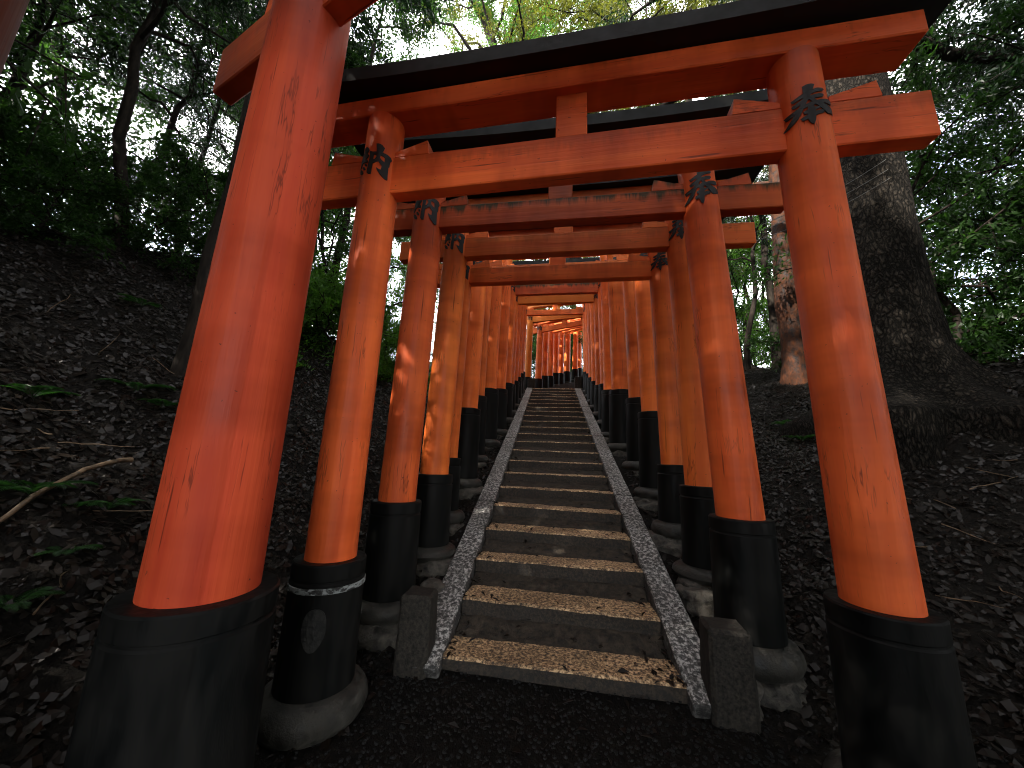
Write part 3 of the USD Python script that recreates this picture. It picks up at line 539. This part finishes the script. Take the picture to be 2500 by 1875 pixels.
make_tree('forest_tree', 'leafy tree on the left slope filling the sky left of the long roof beam', (-4.9, 6.2, gz(-4.9, 6.2)), 0, None, lm='leaf_mid', seed=34, H=10.5, z0=5.0, R=2.7, nl=20, nt=12, nlf=75, r0=0.09, leaf=0.09)
dup(canopy_gold, 'forest_tree', 'very tall golden-green tree right of the upper stairs, behind the leaning trunk', 'tree', (3.0, 12.4, gz(3.0, 12.4)), 75)
rng = np.random.default_rng(77)
ORD = ['leftmost', 'second from the left', 'third from the left', 'fourth from the left', 'fifth from the left', 'sixth from the left', 'seventh from the left', 'eighth from the left', 'ninth from the left', 'tenth from the left', 'eleventh from the left', 'twelfth from the left', 'thirteenth from the left', 'fourteenth from the left', 'fifteenth from the left']
def ranks(pts):
    """For each point in view its place among them from left to right, else None."""
    az = [math.degrees(math.atan2(p[0], p[1])) for p in pts]
    seen = sorted(a for a, p in zip(az, pts) if -68 < a < 50 and p[1] > 0)
    return [seen.index(a) if a in seen else None for a in az]
def scatter(src, name, pts, label, group, s=(0.85, 1.2), cat='tree'):
    for (x, y), k_ in zip(pts, ranks(pts)):
        k = rng.uniform(*s)
        lab = label if k_ is None or len(pts) < 2 else f'{label}, {ORD[k_]}'
        dup(src, name, lab, cat, (x, y, gz(x, y)), rng.uniform(0, 360), (k, k, k * rng.uniform(0.9, 1.12)), group)
LB, RB, FB = 'dark evergreen tree in the wood on the left slope', 'dark evergreen tree in the wood to the right of the gates', 'evergreen tree in the wood up the slope beyond the gates'
scatter(tall, 'forest_tree', [(-7.5, 0.5), (-9.0, 3.5), (-12, 1), (-8.5, -2.5), (-5.0, -0.6), (-5.8, -4.2), (-13.5, 12.5), (-15, 4), (-9.6, 6.6), (-11.5, 9.5)], LB, 'trees in the wood on the left slope')
scatter(tall, 'forest_tree', [(7.6, 3.0), (9.0, 6.0), (11.5, 4.0), (9.5, 0.5), (13, 6), (5.4, 1.4), (5.2, -2.6), (14.5, 3), (8.5, -3.5), (12.5, 9.0), (7.9, 5.4), (10.4, 8.0)], RB, 'trees in the wood right of the gates')
scatter(tall, 'forest_tree', [(8.5, 20), (-6.0, 26), (9.0, 26), (-12, 24)], FB, 'trees in the wood beyond the gates')
scatter(tall, 'forest_tree', [(-6.0, -7.5), (-8.5, -6.0), (7.0, -6.5), (6.0, -10), (-2.6, -4.2), (2.6, -3.6), (0.2, -6.2), (-2.0, -8.8), (3.4, -7.6)], 'added evergreen tree shading the path from behind the camera', 'added shade trees behind the camera', (0.9, 1.1))  # unseen trees added to block sun and sky from the near gates
scatter(slim, 'forest_tree', [(-8.2, 4.6), (-9.5, 7.5), (-7.4, 2.2), (-10.5, 4.5), (-6.9, 8.0)], 'slender bare-stemmed tree on the left bank, dark against the leaves', 'slender trees on the left bank')
scatter(slim, 'forest_tree', [(4.75, 10.3), (5.9, 12.4), (5.1, 11.6)], 'slender dark trunk in the gap left of the rusty-brown trunk', 'slender trunks right of the gates')
scatter(under, 'understory_tree', [(-7.9, 3.0), (-7.2, 6.6), (-9.5, 2.0), (-8.6, 8.2), (-10, 4), (-8.0, 0.8)], 'leafy understory tree crowding the crest of the left bank', 'understory trees on the left bank', (1.0, 1.6))
scatter(under, 'understory_tree', [(-3.6, -3.4), (-4.2, -4.2), (-6.6, -1.0), (-7.4, -1.8), (-5.5, -2.0), (-4.6, -4.5), (-4.0, -7.0), (4.4, -4.6), (5.6, -1.8), (-6.8, -3.5), (5.5, -7.0), (7.2, -4.0), (-7.5, -6.5), (8.5, -1.0), (-9.5, -2.0), (-9.0, 0.0)], 'added leafy understory tree giving shade from behind the camera', 'added understory shade trees behind the camera', (1.2, 1.7))  # out-of-view understory added to darken the near gates and ground
scatter(under, 'understory_tree', [(6.4, 6.4), (7.6, 5.0), (8.4, 8.0), (9.5, 5.0), (7.0, 2.2), (8.4, 3.6), (9.6, 10.5), (8.0, 1.0), (10.5, 7.5), (11.2, 9.4), (12.2, 6.6), (9.3, 7.2)], 'leafy understory tree in the wood right of the big trunk', 'understory trees right of the gates', (1.0, 1.6))
scatter(bush, 'bush', [(-7.4, 3.8), (-7.0, 5.6), (-6.0, 6.9), (-5.2, 7.6), (-7.8, 2.5), (-8.3, 1.5), (-6.9, 7.6), (-8.8, 4.2)], 'green bush on the crest of the bank', 'bushes on the left bank', (0.8, 1.4), 'bush')
scatter(under_light, 'understory_tree', [(7.2, 14.5), (6.4, 11.6), (4.2, 14.6), (8.3, 12.4)], 'bright green understory tree behind the rusty-brown trunk', 'bright understory trees behind the rusty-brown trunk', (0.9, 1.3))
scatter(under_light, 'understory_tree', [(-5.2, 7.2), (-4.2, 8.8)], 'bright green understory tree on the left bank behind the left pillars', 'bright understory trees on the left bank', (0.8, 1.1))
scatter(bush_light, 'bush', [(-4.4, 6.3), (-3.9, 6.9), (-5.0, 5.6), (-3.9, 7.6), (-4.6, 7.4)], 'yellow-green bush behind the left pillars', 'yellow-green bushes on the left slope', (0.7, 1.1), 'bush')
scatter(bush, 'bush', [(-6.3, 3.0), (-6.4, 2.0), (-6.2, 3.9), (-6.7, 1.0)], 'low green bush at the edge of the leaf litter', 'low bushes at the edge of the leaf litter', (0.6, 1.0), 'bush')
scatter(bush, 'bush', [(6.6, 7.6), (7.4, 6.2), (6.0, 9.4), (7.9, 4.4), (6.9, 3.4), (8.8, 6.6), (5.2, 12.4), (7.4, 11), (4.2, 14.4), (3.4, 15.6), (9.2, 2.4)], 'green bush along the wood edge right of the gates', 'bushes right of the gates', (0.8, 1.4), 'bush')
scatter(bush, 'bush', [(-2.6, 15.6), (-2.0, 17.0), (-1.2, 18.2), (0.0, 19.2), (-3.4, 14.6), (1.0, 20.0)], 'sunlit bush behind the turning row of gates', 'bushes behind the turning gates', (1.1, 1.7), 'bush')
scatter(gold, 'forest_tree', [(2.9, 16.0), (-3.2, 17.5), (0.2, 21.0)], 'tall tree whose yellow-green crown hangs high over the gates', 'tall trees over the gates', (1.35, 1.5))
scatter(gold, 'forest_tree', [(2.6, 20.5), (5.2, 16.5), (6.8, 15.2), (-3.8, 17.0)], 'pale yellow-green tree lit by the sun beyond the gates', 'pale trees beyond the gates')

# ---- special trunks
make_tree('forest_tree', 'forked rusty-brown tree trunk seen between the two right-hand front pillars', (4.95, 8.55, gz(4.95, 8.55)), 0, None, bk='bark_red', seed=31, H=9.5, z0=4.6, R=2.6, nl=12, nt=8, nlf=50, r0=0.30, leaf=0.09, lean=(-0.03, 0), base_flare=1.3)
make_tree('forest_tree', 'thin dark tree trunk just left of the rusty-brown trunk', (5.45, 10.2, gz(5.45, 10.2)), 0, None, seed=32, H=9, z0=4.5, R=2.0, nl=9, nt=7, nlf=40, r0=0.13, leaf=0.09)
make_tree('forest_tree', 'leaning tree trunk whose mossy top crosses the bright sky above the roof beam', (1.9, 11.6, gz(1.9, 11.6)), 0, None, lm='leaf_gold', seed=33, H=17, z0=9.5, R=4.5, nl=16, nt=10, nlf=55, r0=0.34, leaf=0.10, lean=(-0.36, -0.05), wob=0.2)

# ------------------------------------------------------------------ leaf litter and gravel
def litter(n, xr, yr, seed, keep, ln=(0.035, 0.095)):
    g = np.random.default_rng(seed)
    x, y = g.uniform(*xr, n), g.uniform(*yr, n)
    k = keep(x, y, g.random(n)); x, y = x[k], y[k]
    n = len(x); e = 0.04
    z = ground(x, y); nx, ny = (z - ground(x + e, y)) / e, (z - ground(x, y + e)) / e
    N = unit(np.stack([nx, ny, np.ones(n)], 1) + g.normal(0, 0.32, (n, 3)))
    D = g.normal(0, 1, (n, 3)); D = unit(D - N * (D * N).sum(1, keepdims=True))
    L = g.uniform(*ln, n) * (0.7 + 0.6 * g.random(n) ** 2)
    P = np.stack([x, y, z + 0.006 + 0.022 * g.random(n) ** 2], 1)
    S = np.cross(D, N); W = L * g.uniform(0.26, 0.5, n); c = g.normal(0, 0.16, (n, 1)) * L[:, None]; fd = g.uniform(-0.1, 0.35, (n, 1)) * W[:, None]
    L2, W2 = L[:, None], W[:, None] / 2; e = N * fd
    v = np.stack([P - D * L2 / 2 + N * c, P - D * L2 * 0.22 + S * W2 * 0.85 + e, P + D * L2 * 0.16 + S * W2 + e, P + D * L2 / 2 + N * c,
                  P + D * L2 * 0.16 - S * W2 + e, P - D * L2 * 0.22 - S * W2 * 0.85 + e], 1).reshape(-1, 3)
    q = np.arange(n)[:, None] * 6
    f = np.stack([q + [0, 1, 5], q + [1, 2, 4], q + [1, 4, 5], q + [2, 3, 4]], 1).reshape(-1, 3)
    return v, f
def uu(x, y): return x - xc(np.clip(y, -3, 13))
v, f = litter(95000, (-9, -1.0), (-0.5, 12.5), 1, lambda x, y, r: (uu(x, y) < -1.55) | ((uu(x, y) < -0.95) & (y > 2.3) & (r < 0.5)) | ((uu(x, y) < -1.0) & (r < 0.25)))
tag(part('leaf_litter', (v, f), 'litter', None, smooth=False), 'brown fallen leaves covering the left bank and the ground under the left pillars', 'leaves', kind='stuff')
v, f = litter(85000, (0.8, 9), (-0.5, 14), 2, lambda x, y, r: (uu(x, y) > 1.45) | ((uu(x, y) > 0.95) & (y > 2.3) & (r < 0.5)) | ((uu(x, y) > 1.0) & (r < 0.25)))
tag(part('leaf_litter', (v, f), 'litter', None, smooth=False), 'brown fallen leaves covering the ground right of the gates', 'leaves', kind='stuff')
def litter_on(n, seed, place, name):
    g = np.random.default_rng(seed); x, y, z = place(g, n)
    N = unit(g.normal(0, 0.3, (n, 3)) + np.array([0, 0, 1.0])); D = g.normal(0, 1, (n, 3)); D = unit(D - N * (D * N).sum(1, keepdims=True))
    L = g.uniform(0.03, 0.075, n); W = L * g.uniform(0.3, 0.55, n)
    v, f = leaves(np.stack([x, y, z + 0.012], 1), D, N, L, W)
    tag(part('leaf_litter', (v, f), 'litter', None, smooth=False), name, 'leaves', kind='stuff')
def on_stairs(g, n):
    y = Y0 + RUN * 21 * g.random(n) ** 1.5; side = np.where(g.random(n) < 0.5, -1, 1)
    x = xc(y) + np.where(g.random(n) < 0.7, side * (0.70 - 0.16 * g.random(n) ** 2), g.uniform(-0.68, 0.68, n))
    k = np.floor((y - Y0) / RUN); fr = (y - Y0) / RUN - k
    return x, y, Z0 + RISE * k + np.clip(fr * RUN - 0.29, 0, 1) * 0.48
litter_on(420, 12, on_stairs, 'fallen leaves caught in the corners of the stairs')
litter_on(260, 13, lambda g, n: (lambda x, y: (x, y, ground(x, y)))(g.uniform(-1.4, 1.4, n), g.uniform(0.6, 2.4, n)), 'few fallen leaves on the dark gravel')
g = np.random.default_rng(6)
ico = trimesh.creation.icosphere(0)
n = 11000; x = g.uniform(-1.9, 1.9, n); y = g.uniform(0.5, 2.45, n)
sz = 0.0035 + 0.0085 * g.random(n) ** 1.6
ctr = np.stack([x, y, ground(x, y) + sz * 0.3], 1)
v = (ctr[:, None] + np.array(ico.vertices)[None] * sz[:, None, None] * np.array([1, 1, 0.7])).reshape(-1, 3)
f = (np.arange(n)[:, None, None] * len(ico.vertices) + np.array(ico.faces)[None]).reshape(-1, 3)
tag(part('gravel', (v, f), 'pebble', None, smooth=False), 'dark gravel with pale pebbles before the lowest step', 'gravel', kind='stuff')

# ------------------------------------------------------------------ ferns, fallen branch, cables
def frond(g, L, az, lift):
    m = 15; q = np.linspace(0, 1, m); el = lift - 1.5 * q * lift * 0.9
    d = np.stack([np.cos(az) * np.cos(el), np.sin(az) * np.cos(el), np.sin(el)], 1)
    p = np.cumsum(d * L / m, 0); p -= p[0]
    pieces = [tube(p, np.linspace(0.003, 0.001, m), 3)]
    side = np.array([-math.sin(az), math.cos(az), 0]); P, D, LN = [], [], []
    for s in (-1, 1):
        for k in range(2, m):
            for h in (0.0, 0.5):
                c = p[k] + (p[min(k + 1, m - 1)] - p[k]) * h
                ll = L * 0.30 * math.sin(math.pi * (0.12 + 0.86 * (1 - (k + h) / m))) ** 0.8 * (1 - 0.25 * (k / m))
                dd = unit(side * s + d[k] * 0.5 + np.array([0, 0, -0.15]))
                P.append(c + dd * ll / 2); D.append(dd); LN.append(ll)
    P, D, LN = np.array(P), np.array(D), np.array(LN)
    N = unit(np.tile([0, 0, 1.0], (len(P), 1)) + g.normal(0, 0.12, P.shape))
    pieces.append(leaves(P, D, N, LN, LN * 0.17, 0.05))
    return join(pieces)
def fern(label, loc, rz):
    g = np.random.default_rng(91)
    t = thing('fern', label, 'fern', loc, rz, 'ferns growing on the banks')
    for k in range(6):
        part('frond', frond(g, g.uniform(0.22, 0.34), k * 1.05 + g.normal(0, 0.2), g.uniform(0.75, 1.15)), 'fern_leaf', t, smooth=False)
    return t
def hit(px, py):
    """The point of the ground seen along a direction of the photograph (used to stand things on it)."""
    d = CAM_M @ np.array([px - 1250, py - 937.5, 875.0]); d /= np.linalg.norm(d)
    s = np.arange(0.8, 16, 0.01); P = np.array([0, 0, E]) + s[:, None] * d
    b = P[:, 2] < ground(P[:, 0], P[:, 1])
    return P[np.argmax(b)] if b.any() else P[-1]
FERNS = [(75, 1200, 'fern with bright fronds at the left edge below the bank', 0, .9), (262, 1235, 'fern hanging over the fallen branch on the left', 70, 1.0), (165, 1345, 'lowest fern left of the thick red pillar', 140, .75),
         (345, 735, 'small bright fern high on the left bank', 30, 1.0), (330, 945, 'fern beside the thick red pillar, halfway up the bank', 200, 1.3), (395, 985, 'fern touching the left edge of the thick red pillar', 260, 1.1), (80, 960, 'long drooping fern at the far left of the bank', 300, 1.3),
         (1920, 1030, 'upper pale fern right of the third gate', 20, 1.2), (1960, 1065, 'lower pale fern just left of the right front pillar', 100, 1.2), (20, 1480, 'dim fern low in the left corner', 50, 0.9)]
f0 = None
for px, py, lab, rz, sc in FERNS:
    p = hit(px, py + 12)
    if f0 is None: f0 = fern(lab, p, rz)
    else: dup(f0, 'fern', lab, 'fern', p, rz, (0.8 * sc,) * 3, 'ferns growing on the banks')
a, b = hit(-60, 1330), hit(310, 1150)
q = np.linspace(0, 1, 16)[:, None]; g = np.random.default_rng(4)
pts = a + (b - a) * q + np.stack([g.normal(0, .008, 16), g.normal(0, .008, 16), 0.05 + 0.10 * np.sin(np.pi * q[:, 0] * 0.9)], 1)
t = thing('fallen_branch', 'bare pale fallen branch lying across the foot of the left bank', 'branch')
part('stick', tube(pts, np.linspace(0.011, 0.018, 16), 7), 'twig', t, smooth=True)
TW = [hit(g.uniform(0, 520) if k % 2 else g.uniform(2150, 2480), g.uniform(700, 1500)) for k in range(26)]
RK = {}
for o_ in (0, 1):
    for i_, k_ in enumerate(ranks([TW[k] for k in range(o_, 26, 2)])): RK[o_ + 2 * i_] = k_
for k in range(26):
    p = TW[k]
    d = np.array([g.normal(), g.normal(), g.uniform(-.1, .4)]); d /= np.linalg.norm(d)
    L = g.uniform(0.2, 0.55); w = np.linspace(0, 1, 7)[:, None]
    pts = p + d * L * (w - 0.3) + np.cumsum(g.normal(0, 0.008, (7, 3)), 0) + np.array([0, 0, 0.03])
    t = thing('fallen_twig', 'thin dead twig among the fallen leaves ' + ('on the left bank' if k % 2 else 'on the right') + (', ' + ORD[RK[k]] if RK[k] is not None else ''), 'twig', group='thin twigs on the left bank' if k % 2 else 'thin twigs on the right')
    part('stick', tube(pts, np.linspace(0.005, 0.002, 7), 5), 'twig', t, smooth=True)
for k, (z0, z1) in enumerate(((3.60, 5.0), (3.55, 4.85), (3.46, 4.72))):
    q = np.linspace(0, 1, 14)[:, None]
    pts = np.array([1.73, 3.37, z0]) + (np.array([4.0, 4.6, z1 + 0.3]) - np.array([1.73, 3.37, z0])) * q - np.array([0, 0, 0.06]) * np.sin(np.pi * q)
    t = thing('cable', ['upper', 'middle', 'lower'][k] + ' of the thin cables running from the beam end to the big tree', 'cable')
    part('wire', tube(pts, 0.003, 5), 'cable', t, smooth=True)
